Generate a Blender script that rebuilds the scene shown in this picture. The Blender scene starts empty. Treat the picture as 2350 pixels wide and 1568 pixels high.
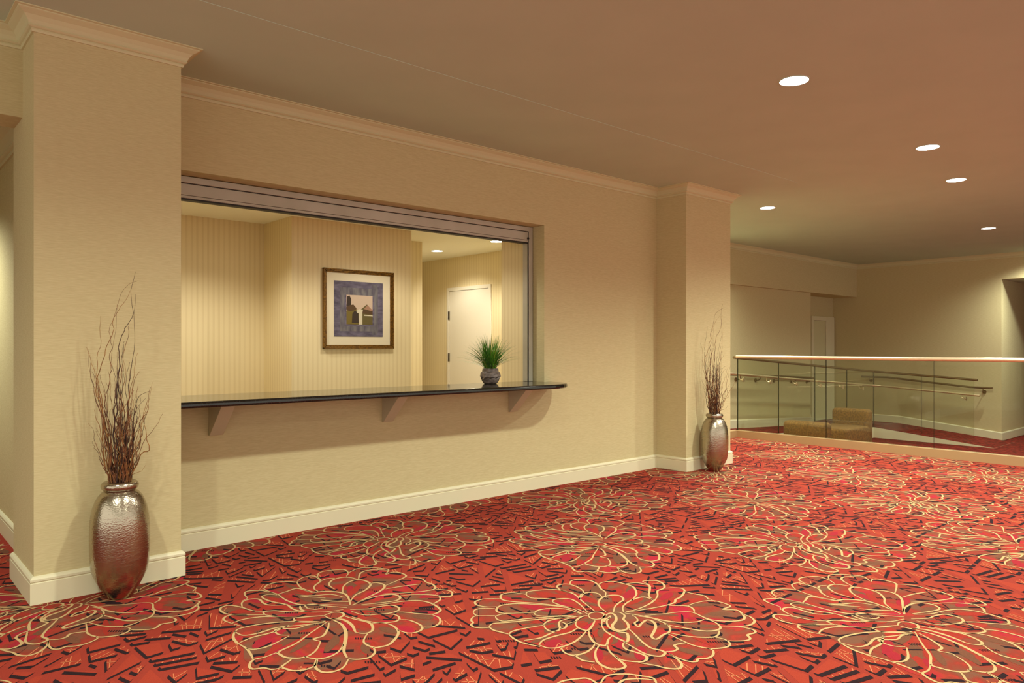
import bpy, bmesh, math, random
from mathutils import Vector, Matrix

scn = bpy.context.scene
C = bpy.context.collection
# ------------------------------------------------------------------ camera, world, exposure
FPX, HY, EYE = 1700.0, 796.0, 1.25
TH = math.atan(1888.0 / FPX); S, CO = math.sin(TH), math.cos(TH)
cam_d = bpy.data.cameras.new('camera'); cam = bpy.data.objects.new('camera', cam_d); C.objects.link(cam)
cam_d.sensor_width = 36.0; cam_d.lens = 36.0 * FPX / 2350.0
cam_d.shift_y = (HY - 784.0) / 2350.0
cam_d.clip_start = 0.05; cam_d.clip_end = 200
cam.location = (0, 0, EYE)
fwd = Vector((CO, S, 0)); rgt = Vector((S, -CO, 0)); up = Vector((0, 0, 1))
cam.matrix_world = Matrix(((rgt.x, up.x, -fwd.x, 0), (rgt.y, up.y, -fwd.y, 0), (rgt.z, up.z, -fwd.z, EYE), (0, 0, 0, 1)))
scn.camera = cam
scn.view_settings.view_transform = 'Standard'
scn.view_settings.look = 'None'
scn.view_settings.gamma = 1.0
scn.view_settings.use_curve_mapping = False
scn.view_settings.exposure = 1.05
w = bpy.data.worlds.new('world'); scn.world = w; w.use_nodes = True
w.node_tree.nodes['Background'].inputs[0].default_value = (1.0, .93, .77, 1)
w.node_tree.nodes['Background'].inputs[1].default_value = 0.72

CEIL = 2.877
LAMP = (1.0, 1.02, .86)
def spot(loc, power, size=150, blend=.9, rad=.07, col=LAMP):
    l = bpy.data.lights.new('downlight_or_fill_beam', 'SPOT'); l.energy = power; l.color = col
    l.spot_size = math.radians(size); l.spot_blend = blend; l.shadow_soft_size = rad
    o = bpy.data.objects.new('downlight_or_fill_beam', l); C.objects.link(o); o.location = loc
    return o
HALL_P = 104.0
HALL_LIGHTS = [(4.31, 2.21), (6.56, 2.22), (8.05, 2.47), (8.02, 4.44), (11.66, 3.18)]
HIDDEN_LIGHTS = [(2.06, 2.2), (-.2, 2.2), (2.06, -.3), (4.31, -.3), (6.56, -.3), (-.2, -.3), (8.3, 0.2),
                 (11.66, .8), (14.5, 3.1), (2.06, -2.8), (5.4, -2.8), (11.66, -2.0)]
for x, y in HALL_LIGHTS + HIDDEN_LIGHTS:
    spot((x, y, CEIL - .03), HALL_P * (1.35 if x > 11 else 1.35 if (x, y) in HALL_LIGHTS else .75 if y < 0 else 1))
ROOM_LIGHTS = [(5.37, 7.33), (5.37, 6.22)]
ROOM_HIDDEN = [(2.15, 5.75), (3.75, 5.45)]
for x, y in ROOM_LIGHTS + ROOM_HIDDEN:
    spot((x, y, 2.42 - .03), 17 if y > 7 else 22 if x == 3.75 else 36, size=140, blend=.55, col=(1.0, .96, .80))
spot((.1, 6.4, 2.35), 60)
spot((9.1, 5.75, CEIL - .03), 150)  # added fill lamp, out of sight behind the far pillar, brightens the ramp wall

# ------------------------------------------------------------------ materials
def srgb(r, g, b):
    f = lambda c: ((c / 255 + .055) / 1.055) ** 2.4 if c / 255 > .04045 else c / 255 / 12.92
    return (f(r), f(g), f(b), 1)
def mat(name, col, rough=.6, metal=0.0, emis=None, estr=0, spec=None):
    m = bpy.data.materials.new(name); m.use_nodes = True
    b = m.node_tree.nodes['Principled BSDF']
    b.inputs['Base Color'].default_value = col if len(col) == 4 else (*col, 1)
    b.inputs['Roughness'].default_value = rough; b.inputs['Metallic'].default_value = metal
    if spec is not None: b.inputs['Specular IOR Level'].default_value = spec
    if emis: b.inputs['Emission Color'].default_value = (*emis, 1); b.inputs['Emission Strength'].default_value = estr
    return m
def grain(m, scale, c1, c2, nscale=1.0, detail=3, bump=.0, dist=.002, lo=.35, hi=.65, bumpscale=None):
    nt = m.node_tree; N = nt.nodes; L = nt.links; b = N['Principled BSDF']
    g = N.new('ShaderNodeNewGeometry'); mp = N.new('ShaderNodeMapping'); mp.inputs['Scale'].default_value = scale
    no = N.new('ShaderNodeTexNoise'); no.inputs['Scale'].default_value = nscale; no.inputs['Detail'].default_value = detail
    r = N.new('ShaderNodeMapRange'); r.inputs['From Min'].default_value = lo; r.inputs['From Max'].default_value = hi
    mx = N.new('ShaderNodeMix'); mx.data_type = 'RGBA'
    mx.inputs[6].default_value = c1; mx.inputs[7].default_value = c2
    L.new(g.outputs['Position'], mp.inputs['Vector']); L.new(mp.outputs[0], no.inputs['Vector'])
    L.new(no.outputs['Fac'], r.inputs['Value']); L.new(r.outputs[0], mx.inputs[0]); L.new(mx.outputs[2], b.inputs['Base Color'])
    if bump:
        bp = N.new('ShaderNodeBump'); bp.inputs['Strength'].default_value = bump; bp.inputs['Distance'].default_value = dist
        L.new(no.outputs['Fac'], bp.inputs['Height']); L.new(bp.outputs[0], b.inputs['Normal'])
    return m
def paper(name, c1, c2):
    return grain(mat(name, c1, .75, spec=.25), (22, 22, 260), c1, c2, bump=.15, dist=.002, lo=.27, hi=.73)
M = {}
M['paper'] = paper('grasscloth wallpaper', srgb(209, 198, 155), srgb(195, 182, 138))
M['ceiling'] = grain(mat('ceiling paint', srgb(214, 200, 180), .85, spec=.1), (1, 1, 1), srgb(191, 208, 190), srgb(194, 211, 193), nscale=2.5)
M['trim'] = mat('cream trim paint', srgb(222, 216, 184), .45)
M['crown'] = mat('cream crown paint', srgb(208, 204, 164), .5)
def stripes(name, c1, c2):
    m = mat(name, c1, .7, spec=.2); nt = m.node_tree; N = nt.nodes; L = nt.links; b = N['Principled BSDF']
    g = N.new('ShaderNodeNewGeometry'); sp = N.new('ShaderNodeSeparateXYZ'); ad = N.new('ShaderNodeMath'); ad.operation = 'ADD'
    L.new(g.outputs['Position'], sp.inputs[0]); L.new(sp.outputs[0], ad.inputs[0]); L.new(sp.outputs[1], ad.inputs[1])
    mu = N.new('ShaderNodeMath'); mu.operation = 'MULTIPLY'; mu.inputs[1].default_value = 2 * math.pi / .048
    si = N.new('ShaderNodeMath'); si.operation = 'SINE'
    L.new(ad.outputs[0], mu.inputs[0]); L.new(mu.outputs[0], si.inputs[0])
    r = N.new('ShaderNodeMapRange'); r.inputs['From Min'].default_value = .1; r.inputs['From Max'].default_value = .5
    L.new(si.outputs[0], r.inputs['Value'])
    mp = N.new('ShaderNodeMapping'); mp.inputs['Scale'].default_value = (90, 90, 1.2)
    no = N.new('ShaderNodeTexNoise'); no.inputs['Scale'].default_value = 1
    L.new(g.outputs['Position'], mp.inputs['Vector']); L.new(mp.outputs[0], no.inputs['Vector'])
    m2 = N.new('ShaderNodeMath'); m2.operation = 'MULTIPLY'; L.new(r.outputs[0], m2.inputs[0]); L.new(no.outputs['Fac'], m2.inputs[1])
    mx = N.new('ShaderNodeMix'); mx.data_type = 'RGBA'; mx.inputs[6].default_value = c1; mx.inputs[7].default_value = c2
    L.new(m2.outputs[0], mx.inputs[0]); L.new(mx.outputs[2], b.inputs['Base Color'])
    return m
M['stripe'] = stripes('striped wallpaper', srgb(234, 217, 176), srgb(220, 200, 154))
M['white_room'] = mat('room ceiling paint', srgb(248, 244, 226), .8)
M['door_white'] = mat('white door paint', srgb(240, 232, 214), .4)
M['dark_brown'] = mat('dark brown wall covering', srgb(120, 80, 46), .7)
def fibre(name, c, c2, c3=None):
    m = mat(name, c, .95, spec=.1)
    grain(m, (1, 1, 1), c, c2, nscale=420, detail=2, bump=.5, dist=.004, lo=.3, hi=.7)
    return m
M['c_red'] = fibre('carpet red', srgb(150, 56, 42), srgb(134, 46, 36))
M['c_orange'] = fibre('carpet orange shard', srgb(160, 60, 42), srgb(144, 50, 36))
M['c_dark'] = fibre('carpet dark bar', srgb(44, 28, 32), srgb(34, 20, 24))
M['c_cream'] = fibre('carpet cream line', srgb(196, 166, 118), srgb(176, 146, 102))
M['c_hatch'] = fibre('carpet hatch line', srgb(204, 124, 84), srgb(186, 104, 70))
M['c_brown'] = fibre('carpet flower brown', srgb(126, 58, 46), srgb(110, 48, 38))
nt = M['c_brown'].node_tree; N = nt.nodes; L = nt.links
g = N.new('ShaderNodeNewGeometry'); no = N.new('ShaderNodeTexNoise'); no.inputs['Scale'].default_value = 7; no.inputs['Detail'].default_value = 4; no.inputs['Distortion'].default_value = .6
cr = N.new('ShaderNodeValToRGB'); e = cr.color_ramp.elements; e[0].position = .36; e[0].color = srgb(112, 74, 56); e[1].position = .66; e[1].color = srgb(158, 34, 50)
for p_, c_ in ((.44, srgb(126, 62, 46)), (.52, srgb(134, 52, 40)), (.59, srgb(156, 52, 40))): x = e.new(p_); x.color = c_
L.new(g.outputs['Position'], no.inputs['Vector']); L.new(no.outputs['Fac'], cr.inputs[0]); L.new(cr.outputs[0], N['Principled BSDF'].inputs['Base Color'])
M['c_olive'] = fibre('carpet flower taupe', srgb(116, 74, 54), srgb(100, 62, 46))
M['c_pink'] = fibre('carpet flower pink', srgb(156, 36, 50), srgb(142, 36, 42))
M['c_rust'] = fibre('carpet flower red', srgb(158, 50, 38), srgb(140, 42, 34))
m = mat('lower carpet', srgb(160, 50, 40), .95, spec=.1); M['c_low'] = grain(m, (6, 6, 6), srgb(136, 46, 37), srgb(70, 28, 24), nscale=3, detail=6)
M['granite'] = grain(mat('black granite', (.01, .009, .008), .09), (1, 1, 1), (.008, .007, .006, 1), (.045, .04, .032, 1), nscale=160, detail=3, lo=.55, hi=.75)
M['alu'] = grain(mat('satin aluminium', srgb(186, 182, 168), .38, .12), (1, 1, 1), srgb(190, 185, 170), srgb(178, 173, 156), nscale=4)
M['gap'] = mat('dark seal', (.012, .009, .006), .6)
M['bracket'] = mat('painted bracket', srgb(188, 180, 154), .5)
M['gold'] = grain(mat('antique gold frame', srgb(128, 92, 30), .42, .45), (60, 60, 60), srgb(140, 100, 34), srgb(92, 62, 18), nscale=1)
M['mat_board'] = mat('cream mat board', srgb(224, 212, 184), .7)
M['rail'] = mat('satin brass rail', srgb(236, 214, 180), .32, .75)
M['bronze'] = mat('dull bronze rail', srgb(140, 118, 84), .35, .8)
M['curb'] = mat('brushed bronze kick plate', srgb(176, 146, 104), .5, .25)
M['lens'] = mat('lamp lens', (1, .95, .85), .5, emis=(1.0, .93, .8), estr=9)
M['emboss'] = None
# hammered silver vase
m = mat('hammered pewter', srgb(176, 166, 148), .2, 1.0); nt = m.node_tree; N = nt.nodes; L = nt.links; b = N['Principled BSDF']
tc = N.new('ShaderNodeTexCoord'); mp = N.new('ShaderNodeMapping'); mp.inputs['Scale'].default_value = (10, 10, 150)
n1 = N.new('ShaderNodeTexNoise'); n1.inputs['Scale'].default_value = 1; n1.inputs['Detail'].default_value = 2
v = N.new('ShaderNodeTexVoronoi'); v.inputs['Scale'].default_value = 110
mpv = N.new('ShaderNodeMapping'); mpv.inputs['Scale'].default_value = (1, 1, 1.3)
L.new(tc.outputs['Object'], mp.inputs[0]); L.new(mp.outputs[0], n1.inputs['Vector'])
L.new(tc.outputs['Object'], mpv.inputs[0]); L.new(mpv.outputs[0], v.inputs['Vector'])
b1 = N.new('ShaderNodeBump'); b1.inputs['Strength'].default_value = .3; b1.inputs['Distance'].default_value = .0015
b2 = N.new('ShaderNodeBump'); b2.inputs['Strength'].default_value = .3; b2.inputs['Distance'].default_value = .002
L.new(n1.outputs['Fac'], b1.inputs['Height']); L.new(v.outputs['Distance'], b2.inputs['Height'])
L.new(b1.outputs[0], b2.inputs['Normal']); L.new(b2.outputs[0], b.inputs['Normal'])
r = N.new('ShaderNodeMapRange'); r.inputs['To Min'].default_value = .16; r.inputs['To Max'].default_value = .34
L.new(n1.outputs['Fac'], r.inputs['Value']); L.new(r.outputs[0], b.inputs['Roughness'])
M['pewter'] = m
M['twig_a'] = grain(mat('brown willow bark', srgb(120, 72, 38), .65), (30, 30, 30), srgb(138, 84, 44), srgb(70, 38, 22), nscale=1)
M['twig_b'] = grain(mat('dark willow bark', srgb(66, 38, 26), .65), (30, 30, 30), srgb(78, 46, 30), srgb(44, 24, 18), nscale=1)
M['twig_c'] = grain(mat('ochre willow bark', srgb(158, 108, 48), .65), (30, 30, 30), srgb(160, 110, 52), srgb(112, 70, 30), nscale=1)
M['pot'] = grain(mat('grey stoneware', srgb(118, 104, 98), .35), (25, 25, 60), srgb(138, 124, 118), srgb(84, 72, 66), nscale=1, bump=.4, dist=.006)
M['grass'] = grain(mat('green grass blades', srgb(70, 130, 30), .5), (20, 20, 14), srgb(104, 164, 44), srgb(34, 88, 26), nscale=1)
M['grass_dry'] = mat('yellowish blades', srgb(150, 160, 60), .5)
M['soil'] = mat('dark moss', srgb(30, 44, 18), .9)
M['mustard'] = grain(mat('mustard upholstery', srgb(140, 100, 30), .85), (40, 40, 40), srgb(122, 88, 30), srgb(92, 64, 20), nscale=1, bump=.3)
M['wood_dark'] = mat('dark wood base', srgb(60, 34, 20), .5)
M['hinge'] = mat('steel hinge', srgb(120, 112, 100), .35, .8)
# glass: tinted see-through with a fresnel reflection
m = bpy.data.materials.new('green tinted glass'); m.use_nodes = True; nt = m.node_tree; N = nt.nodes; L = nt.links
for n in list(N):
    if n.type == 'BSDF_PRINCIPLED': N.remove(n)
out = [n for n in N if n.type == 'OUTPUT_MATERIAL'][0]
t = N.new('ShaderNodeBsdfTransparent'); t.inputs[0].default_value = (.95, .965, .925, 1)
gl = N.new('ShaderNodeBsdfGlossy'); gl.inputs['Roughness'].default_value = .02
lw = N.new('ShaderNodeLayerWeight'); lw.inputs[0].default_value = .5; pw = N.new('ShaderNodeMath'); pw.operation = 'POWER'; pw.inputs[1].default_value = 4
L.new(lw.outputs['Facing'], pw.inputs[0]); fr = N.new('ShaderNodeMath'); fr.operation = 'MULTIPLY_ADD'; fr.inputs[1].default_value = .6; fr.inputs[2].default_value = .03; L.new(pw.outputs[0], fr.inputs[0])
ms = N.new('ShaderNodeMixShader'); L.new(fr.outputs[0], ms.inputs[0]); L.new(t.outputs[0], ms.inputs[1]); L.new(gl.outputs[0], ms.inputs[2]); L.new(ms.outputs[0], out.inputs[0])
M['glass'] = m
M['glass_edge'] = mat('glass edge', srgb(44, 46, 26), .2)

# ------------------------------------------------------------------ mesh helpers
class MB:
    def __init__(s): s.v = []; s.f = []; s.mi = []
    def face(s, pts, k=0):
        n = len(s.v); s.v.extend([tuple(p) for p in pts]); s.f.append(tuple(range(n, n + len(pts)))); s.mi.append(k)
    def box(s, x0, x1, y0, y1, z0, z1, k=0):
        n = len(s.v)
        s.v += [(x, y, z) for z in (z0, z1) for x, y in ((x0, y0), (x1, y0), (x1, y1), (x0, y1))]
        for q in ((3, 2, 1, 0), (4, 5, 6, 7), (0, 1, 5, 4), (1, 2, 6, 5), (2, 3, 7, 6), (3, 0, 4, 7)):
            s.f.append(tuple(n + i for i in q)); s.mi.append(k)
    def prism(s, poly, z0, z1, k=0):
        n = len(s.v); m_ = len(poly)
        s.v += [(x, y, z0) for x, y in poly] + [(x, y, z1) for x, y in poly]
        s.f.append(tuple(n + i for i in reversed(range(m_)))); s.f.append(tuple(n + m_ + i for i in range(m_))); s.mi += [k, k]
        for i in range(m_):
            j = (i + 1) % m_; s.f.append((n + i, n + j, n + m_ + j, n + m_ + i)); s.mi.append(k)
    def rings(s, rr, k=0, closed_u=True, cap=True):
        n = len(s.v); m_ = len(rr[0])
        for r_ in rr: s.v += [tuple(p) for p in r_]
        for a in range(len(rr) - 1):
            for i in range(m_ if closed_u else m_ - 1):
                j = (i + 1) % m_
                s.f.append((n + a * m_ + i, n + a * m_ + j, n + (a + 1) * m_ + j, n + (a + 1) * m_ + i)); s.mi.append(k)
        if cap and closed_u:
            s.f.append(tuple(n + i for i in reversed(range(m_)))); s.f.append(tuple(n + (len(rr) - 1) * m_ + i for i in range(m_))); s.mi += [k, k]
    def sweep(s, path, prof, k=0):
        """profile (outward, z) along a 2D path; outward is to the RIGHT of the walking direction, mitred"""
        P = [Vector(p[:2]) for p in path]; dz = [p[2] if len(p) > 2 else 0 for p in path]; rr = []
        for i, p in enumerate(P):
            ds = []
            if i > 0: ds.append((P[i] - P[i - 1]).normalized())
            if i < len(P) - 1: ds.append((P[i + 1] - P[i]).normalized())
            ns = [Vector((d.y, -d.x)) for d in ds]
            nrm = ns[0] if len(ns) == 1 else (ns[0] + ns[1]) / (1 + ns[0].dot(ns[1]))
            rr.append([(p.x + nrm.x * o, p.y + nrm.y * o, z + dz[i]) for o, z in prof])
        s.rings(rr, k)
    def tube(s, pts, rad, k=0, n=10, cap=True):
        pts = [Vector(p) for p in pts]; m_ = len(pts)
        if not isinstance(rad, (list, tuple)): rad = [rad] * m_
        rr = []; prev = None
        for i, p in enumerate(pts):
            d = (pts[min(i + 1, m_ - 1)] - pts[max(i - 1, 0)])
            d = d.normalized() if d.length > 1e-9 else Vector((0, 0, 1))
            if prev is None:
                a = Vector((0, 0, 1)) if abs(d.z) < .9 else Vector((1, 0, 0)); u = d.cross(a).normalized()
            else:
                u = (prev - d * prev.dot(d)).normalized()
            prev = u; v_ = d.cross(u)
            rr.append([p + (u * math.cos(2 * math.pi * j / n) + v_ * math.sin(2 * math.pi * j / n)) * rad[i] for j in range(n)])
        s.rings(rr, k, cap=cap)
    def lathe(s, cx, cy, prof, k=0, n=48, cap=True):
        s.rings([[(cx + r_ * math.cos(2 * math.pi * j / n), cy + r_ * math.sin(2 * math.pi * j / n), z) for j in range(n)] for r_, z in prof], k, cap=cap)
    def build(s, name, mats, parent=None, smooth=False, bevel=0, loc=None, seg=2):
        me = bpy.data.meshes.new(name); me.from_pydata(s.v, [], s.f)
        if not isinstance(mats, (list, tuple)): mats = [mats]
        for m_ in mats: me.materials.append(m_)
        me.polygons.foreach_set('material_index', s.mi)
        me.update()
        if not getattr(s, 'raw', False):
            bm = bmesh.new(); bm.from_mesh(me); bmesh.ops.recalc_face_normals(bm, faces=bm.faces); bm.to_mesh(me); bm.free()
        if smooth: me.polygons.foreach_set('use_smooth', [True] * len(me.polygons))
        o = bpy.data.objects.new(name, me); C.objects.link(o)
        if loc: o.location = loc
        if parent is not None: o.parent = parent
        if bevel:
            b_ = o.modifiers.new('bevel', 'BEVEL'); b_.width = bevel; b_.segments = seg; b_.limit_method = 'ANGLE'; b_.angle_limit = math.radians(40)
        if smooth:
            try: me.set_sharp_from_angle(angle=math.radians(45))
            except Exception: pass
        return o
def tag(o, label, cat, group=None):
    o['label'] = label; o['category'] = cat
    if group: o['group'] = group
    return o
def struct(o): o['kind'] = 'structure'; return o
def thing(name, label, cat, loc=(0, 0, 0), group=None):
    o = bpy.data.objects.new(name, None); C.objects.link(o); o.location = loc; o.empty_display_size = .1
    return tag(o, label, cat, group)
def swall(name, boxes, m_=None):
    b_ = MB()
    for q in boxes: b_.box(*q)
    return struct(b_.build(name, m_ or M['paper']))

# ------------------------------------------------------------------ the setting
WY = 4.703           # face of the long wall
PF = 4.22            # face of the near pillar
# long wall with the service opening
swall('wall_back', [(1.2, 4.62, WY, 4.95, 0, .90), (1.2, 4.62, WY, 4.95, 2.33, CEIL), (4.62, 6.9, WY, 4.95, 0, CEIL), (1.2, 1.42, WY, 4.95, .9, 2.33)])
swall('wall_pillar_near', [(.68, 1.365, PF, 4.80, 0, CEIL)])
RF = 4.34
swall('wall_pillar_far', [(6.25, 7.06, RF, 6.45, 0, CEIL)])
swall('wall_header_left', [(-3.2, .68, 4.52, 4.77, 2.43, CEIL)])
swall('wall_corridor_right', [(.79, .92, 4.79, 9.2, 0, CEIL)])
swall('wall_corridor_left', [(-1.4, -1.28, 4.52, 9.2, 0, 2.6)])
swall('wall_corridor_end', [(-1.4, .92, 9.1, 9.2, 0, 2.6)])
swall('wall_left_return', [(-3.2, -1.28, 4.52, 4.77, 0, 2.43)])
# far hall
swall('wall_far_left', [(7.06, 13.2, 6.45, 6.95, -.4, 2.24), (13.2, 15.1, 6.86, 6.95, -.4, 2.24), (7.06, 15.1, 6.38, 6.95, 2.24, CEIL)])
swall('wall_far_right', [(15, 15.15, 3.89, 6.95, -.4, CEIL), (15, 15.15, -5, 3.89, 2.43, CEIL), (15, 15.15, -5, .9, -.4, 2.43), (15.15, 19, 3.89, 4.0, -.4, 2.5)])
swall('wall_passage_end', [(18.9, 19.0, .8, 3.95, -.4, 2.43)], M['dark_brown'])
swall('wall_passage_side', [(15.1, 19.0, .8, .9, -.4, 2.43)], M['dark_brown'])
b_ = MB(); b_.box(15.15, 19, .9, 3.89, 2.43, 2.5); struct(b_.build('ceiling_passage', M['ceiling']))
# service room
RY = 6.245
swall('wall_room_back', [(.92, 2.97, 6.83, 6.93, 0, 2.42), (2.97, 4.255, RY, 6.93, 0, 2.42), (4.255, 4.79, 6.82, 6.93, 0, 2.42)], M['stripe'])
swall('wall_room_passage', [(4.70, 4.79, 6.93, 9.6, 0, 2.42)], M['stripe'])
swall('wall_room_door', [(5.94, 6.04, 4.96, 6.99, 0, 2.42), (5.94, 6.04, 7.86, 9.6, 0, 2.42), (5.94, 6.04, 6.99, 7.86, 2.01, 2.42)], M['stripe'])
swall('wall_room_end', [(4.70, 6.04, 9.5, 9.6, 0, 2.42)], M['stripe'])
swall('wall_room_return', [(4.665, 4.80, 4.955, 5.33, 0, 2.42)], M['stripe'])
swall('wall_room_side', [(.925, .95, 4.95, 6.9, 0, 2.42)], M['stripe'])
b_ = MB(); b_.box(.92, 6.04, 4.95, 9.6, 2.42, 2.5); struct(b_.build('ceiling_room', M['white_room']))
b_ = MB(); b_.box(.92, 6.2, 4.95, 9.6, -.1, 0); struct(b_.build('floor_room', mat('beige room carpet', srgb(222, 204, 170), .9)))
# ceilings
b_ = MB(); b_.box(-3.3, 15.15, -5.1, 7.0, CEIL, CEIL + .1); struct(b_.build('ceiling', M['ceiling']))
b_ = MB(); b_.box(-3.2, 7.01, 3.56, WY + .02, CEIL - .0025, CEIL + .01); struct(b_.build('ceiling_soffit', M['ceiling']))
b_ = MB(); b_.box(-1.4, .92, 4.7, 9.2, 2.59, 2.69); struct(b_.build('ceiling_corridor', M['ceiling']))

# crown mouldings
def crownprof(top, h=.098, p=.088):
    q = [(0, 0), (.10, 0), (.14, .10), (.12, .17), (.22, .20), (.30, .26), (.28, .34), (.36, .50), (.52, .70), (.78, .84), (.84, .88), (.84, .93), (1, .95), (1, 1.06), (0, 1.06)]
    return [(a * p, top - h + c_ * h) for a, c_ in q]
CT = CEIL - .0025
b_ = MB()
b_.sweep([(-3.2, 4.52), (.68, 4.52), (.68, PF), (1.365, PF), (1.365, WY), (6.25, WY), (6.25, RF), (7.06, RF), (7.06, 6.38), (15.0, 6.38), (15.0, -5)][:9], crownprof(CT))
struct(b_.build('trim_1', M['crown']))
b_ = MB(); b_.sweep([(7.06, 6.38), (15.0, 6.38), (15.0, -5)], crownprof(CEIL, .085, .07)); struct(b_.build('trim_2', M['crown']))
b_ = MB(); b_.sweep([(.79, 9.1), (.79, 4.80)], crownprof(2.59, .13, .11)); struct(b_.build('trim_3', M['crown']))
# baseboards
BP = [(0, 0), (.018, 0), (.018, .102), (.013, .106), (.018, .112), (.018, .122), (.012, .130), (.004, .136), (0, .136)]
b_ = MB(); b_.sweep([(.68, 4.80), (.68, PF), (1.365, PF), (1.365, WY), (6.25, WY), (6.25, RF), (7.06, RF), (7.06, 5.5)], BP); struct(b_.build('baseboard_back', M['trim']))
b_ = MB(); b_.sweep([(.79, 9.1), (.79, 4.805)], BP); struct(b_.build('baseboard_left', M['trim']))
BP2 = [(0, 0), (.018, 0), (.018, .125), (.01, .14), (0, .14)]
b_ = MB(); b_.sweep([(7.06, 6.45, 0), (9.3, 6.45, 0), (13.2, 6.45, -.18), (13.2, 6.86, -.20), (14.02, 6.86, -.20)], BP2)
b_.sweep([(15.0, 6.86, -.21), (15.0, 5.59, -.21), (15.0, 3.89, -.385), (19, 3.89, -.40)], BP2); struct(b_.build('baseboard_right', M['trim']))

# floors: upper slab, ramp, lower level
def ramp():
    q = MB(); y0, y1 = 5.59, 6.95
    q.prism([(7.06, y0), (9.3, y0), (9.3, y1), (7.06, y1)], -.5, 0)
    n = len(q.v)
    def wedge(pts):   # pts: 4 corners with z, down to -.5
        n_ = len(q.v); q.v.extend([(x, y, z) for x, y, z in pts] + [(x, y, -.5) for x, y, z in pts])
        q.f.append((n_, n_ + 1, n_ + 2, n_ + 3)); q.mi.append(0)
        for i in range(4):
            j = (i + 1) % 4; q.f.append((n_ + i, n_ + j, n_ + 4 + j, n_ + 4 + i)); q.mi.append(1)
    wedge([(9.3, y0, 0), (13.87, y0, -.21), (13.87, y1, -.21), (9.3, y1, 0)])
    wedge([(13.87, y0, -.21), (15, y0, -.21), (15, y1, -.21), (13.87, y1, -.21)])
    wedge([(13.87, 3.7, -.398), (15, 3.7, -.398), (15, y0, -.21), (13.87, y0, -.21)])
    return struct(q.build('floor_ramp', [M['c_low'], M['trim']]))
ramp()
b_ = MB(); b_.box(9.17, 19, -5, 5.59, -.5, -.4); struct(b_.build('floor_lower', M['c_low']))

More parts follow.
